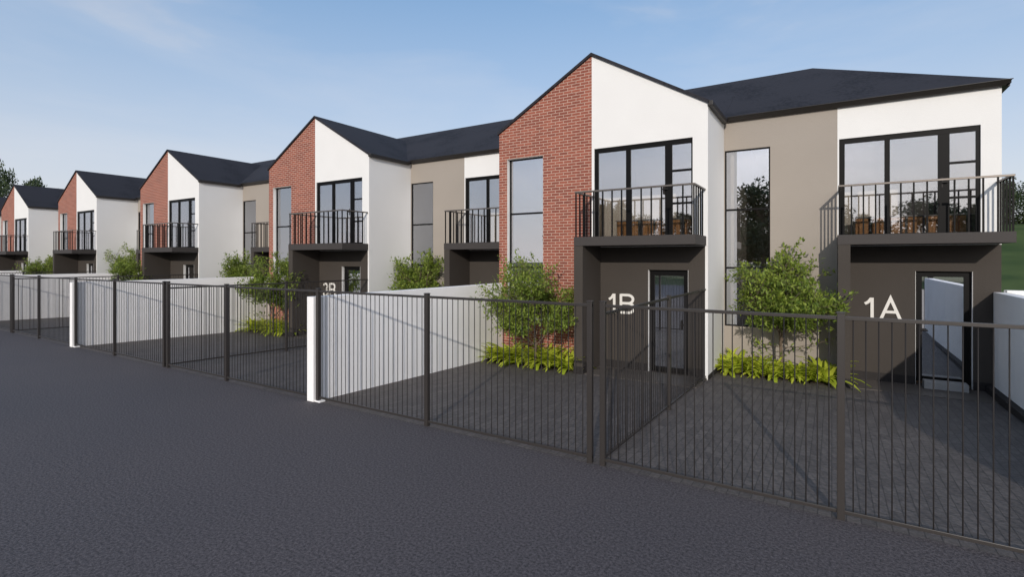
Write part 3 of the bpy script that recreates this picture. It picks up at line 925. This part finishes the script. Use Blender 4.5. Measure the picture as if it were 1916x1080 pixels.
spots = [(0, -0.88, 12.22, 0, 1.0, 0.0, 'leafy small tree in the bed before the beige wall of house 1A'),
         (1, -5.62, 10.02, 0, 0.86, 2.1, 'leafy small tree before the brick wall of house 1B'),
         (2, -0.88 - P - .35, 12.2, 0, 1.0, 1.0, 'leafy small tree showing above the white wall left of the 1B yard'),
         (1, -5.55 - P, 10.02, 0, 0.93, 4.4, 'leafy small tree before the brick wall of house 3B'),
         (0, -0.80 - 2 * P, 12.2, 0, 1.0, 3.1, 'pale leafy small tree just left of the 3B tree against the white side wall'),
         (2, -5.6 - 2 * P, 10.05, 0, 0.92, 5.1, 'small tree before the third brick gable from the right'),
         (1, -0.88 - 3 * P, 12.2, 0, 1.05, 0.6, 'leafy small tree by the white side wall of the fourth gable from the right'),
         (0, -5.6 - 3 * P, 10.05, 0, 0.95, 2.2, 'small tree before the fourth brick gable from the right'),
         (2, -0.88 - 4 * P, 12.2, 0, 1.0, 2.9, 'small tree by the white side wall of the fifth gable from the right'),
         (1, -5.6 - 4 * P, 10.05, 0, 0.95, 1.2, 'small tree before the fifth brick gable at the left edge')]
seen = set()
for i, X, Y, _, s, rz, lab in spots:
    s *= 0.88
    zs = 1.10 if Y > 11 else 1.05
    o = trees[i] if i not in seen else copy_tree(trees[i])
    seen.add(i)
    o.location = (X, Y, yard_z(Y)); o.rotation_euler = (0, 0, rz); o.scale = (s, s, s * zs)
    tag(o, lab, 'tree', 'small yard trees')

def plant_mesh(seed, n=34, L0=0.46):
    rng = random.Random(seed); mb = MB()
    for i in range(n):
        a = 2.399 * i + rng.uniform(-.3, .3); el = rng.uniform(.45, 1.35)
        Ln = L0 * rng.uniform(.7, 1.2); W_ = 0.062 * rng.uniform(.7, 1.2)
        h = Vector((math.cos(a), math.sin(a), 0)); s = Vector((-math.sin(a), math.cos(a), 0))
        p = h * 0.02 + Vector((0, 0, 0)); e = el
        L3 = []
        ws = [.35, .85, 1.0, .7, .02]
        for k in range(5):
            L3.append((p + s * W_ * ws[k] * .5 + Vector((0, 0, .008)), p, p - s * W_ * ws[k] * .5 + Vector((0, 0, .008))))
            p = p + (h * math.cos(e) + Vector((0, 0, math.sin(e)))) * Ln / 4
            e -= rng.uniform(.22, .5)
        i0 = len(mb.v)
        for r3 in L3: mb.v += [tuple(q) for q in r3]
        for k in range(4):
            for c in range(2):
                q = i0 + 3 * k + c
                mb.f.append((q, q + 1, q + 4, q + 3)); mb.sm.append(True)
    return mb
ord_l = ['first', 'second', 'third', 'fourth', 'fifth', 'sixth', 'seventh', 'eighth', 'ninth', 'tenth', 'eleventh', 'twelfth', 'thirteenth']
def soil(name_x0, x1, y0, y1, lab, grp):
    b = MB(); z = yard_z(y0)
    b.box(name_x0, x1, y0, y1, -0.4, z + 0.02)
    tag(b.build('planting_bed', 'soil', bevel=0.01), lab, 'planting bed', grp)
pms = [plant_mesh(s).build('leafy_plant', 'bright') for s in (1, 2, 3, 4)]
first = [True] * 4
rng = random.Random(5)
def bed(x0, x1, y0, y1, n, where):
    fr = n - n // 3
    for i in range(n):
        back = i >= fr
        if not back: X = x0 + (x1 - x0) * (i + .5) / fr; Y = y0 + .12 + rng.uniform(-.05, .08); row = 'front'
        else: X = x0 + (x1 - x0) * (i - fr + .6) / (n - fr); Y = y0 + .42 + rng.uniform(-.05, .08); row = 'back'
        j = i % 4
        if first[j]: o = pms[j]; first[j] = False
        else: o = pms[j].copy(); col.objects.link(o)
        s = rng.uniform(1.1, 1.5)
        o.location = (X + rng.uniform(-.05, .05), Y, yard_z(Y) + .01); o.rotation_euler = (0, 0, rng.uniform(0, 6.28)); o.scale = (s, s, s)
        idx = i - fr if back else i
        tag(o, f'yellow-green leafy plant, {ord_l[idx]} from left, {row} row, before {where}', 'plant', 'yellow-green plants in the yard beds')
for k, wa, wb in ((0, 'beige wall of 1A', 'brick wall of 1B'), (1, 'beige wall of 3A', 'brick wall of 3B')):
    dx = -P * k
    soil(-2.10 + dx, 0.09 + dx, 11.86, YH - 0.003, f'dark soil bed before {wa}', 'planting beds')
    soil(-7.07 + dx, XA - 0.02 + dx, 10.10, YG - 0.003, f'dark soil bed before {wb}', 'planting beds')
    bed(-2.05 + dx, 0.05 + dx, 11.84, 12.6, 13, wa)
    bed(-7.0 + dx, XA - 0.08 + dx, 10.05, 10.8, 13, wb)

# far trees behind the terrace and on the hill
def big_tree_mesh(seed, h, rad, n, ls):
    rng = random.Random(seed); w_, lf = MB(), MB()
    w_.tube([(0, 0, -1), (.1, 0, h * .3), (-.1, .1, h * .6), (0, 0, h * .9)], [h * .03, h * .024, h * .015, h * .004], 8)
    cl = []
    for i in range(34):
        z = h * rng.uniform(.28, .97); f = math.sin(math.pi * min(1, max(0.05, (z / h - .15) / .9))) ** .6
        a = rng.uniform(0, 6.28); r = rad * f * rng.uniform(.2, .95)
        c = Vector((math.cos(a) * r, math.sin(a) * r, z)); cl.append((c, rad * rng.uniform(.22, .42)))
        if i < 14: w_.tube([(0, 0, z * .7), tuple(c * .6 + Vector((0, 0, z * .28))), tuple(c)], [h * .01, h * .006, h * .002], 5)
    for i in range(n):
        c, r = cl[rng.randrange(len(cl))]
        q = c + rv(rng, 1).normalized() * r * rng.random() ** .4
        leaf(lf, q, rv(rng, 1), Vector((rng.gauss(0, .6), rng.gauss(0, .6), 1)), ls * rng.uniform(.6, 1.3), ls * .6)
    return w_, lf
bt = []
for s, h, r in ((21, 10, 3.4), (22, 10, 4.4), (23, 10, 3.0)):
    t = empty('broadleaf_tree'); w_, lf = big_tree_mesh(s, h, r, 6500, .42); tree_parts(t, w_, lf, 'darkleaf'); bt.append(t)
seen = set()
far = [(-92, 25, -.3, (.62, .62, 1.36), 0, 1, 'dark tree rising behind the farthest roofs, second tree from the left edge'),
       (-87, 20, -.3, (.5, .5, 1.36), 1, 0, 'tall dark tree cut by the left edge of the photo'),
       (-88, 27, -.3, (.6, .6, 1.14), 2, 2, 'dark tree behind the farthest roofs, right of its taller neighbour')]
for i in range(9):
    far.append((9.5 + 3.6 * i, 54 + (i * 7) % 11, 3.5, (0.5 + .04 * ((i * 5) % 4),) * 3, i % 3, i * 1.3, f'dark tree on the hill right of house 1A, {ord_l[i]} from left in its row'))
for x, y, z, s, j, rz, lab in far:
    o = bt[j] if j not in seen else copy_tree(bt[j]); seen.add(j)
    o.location = (x, y, z); o.scale = s; o.rotation_euler = (0, 0, rz)
    tag(o, lab, 'tree', 'dark trees in the background')
# trees across the road, which the windows mirror
for x, y, s, j, lab in ((-5.8, -31, .95, 1, 'dark tree across the road behind the camera, mirrored in the tall 1A window'),
                        (-1.2, -33, .8, 0, 'shorter dark tree across the road behind the camera'),
                        (-22, -36, .9, 2, 'dark tree across the road, mirrored in the 3B balcony door')):
    o = copy_tree(bt[j]); o.location = (x, y, -.1); o.scale = (s, s, s); o.rotation_euler = (0, 0, x)
    tag(o, lab, 'tree', 'dark trees in the background')

# the tree belt on the far side of the road, low in every window's reflection
rng = random.Random(9)
for i in range(13):
    o = copy_tree(bt[i % 3]); k = rng.uniform(.74, .9)
    o.location = (30 - 5.2 * i + rng.uniform(-1, 1), -47 + rng.uniform(-2, 2), -.1); o.scale = (k * 1.15, k * 1.15, k); o.rotation_euler = (0, 0, i * 1.7)
    tag(o, f'tree in the belt across the road behind the camera, {i + 1} along from the east', 'tree', 'tree belt across the road')
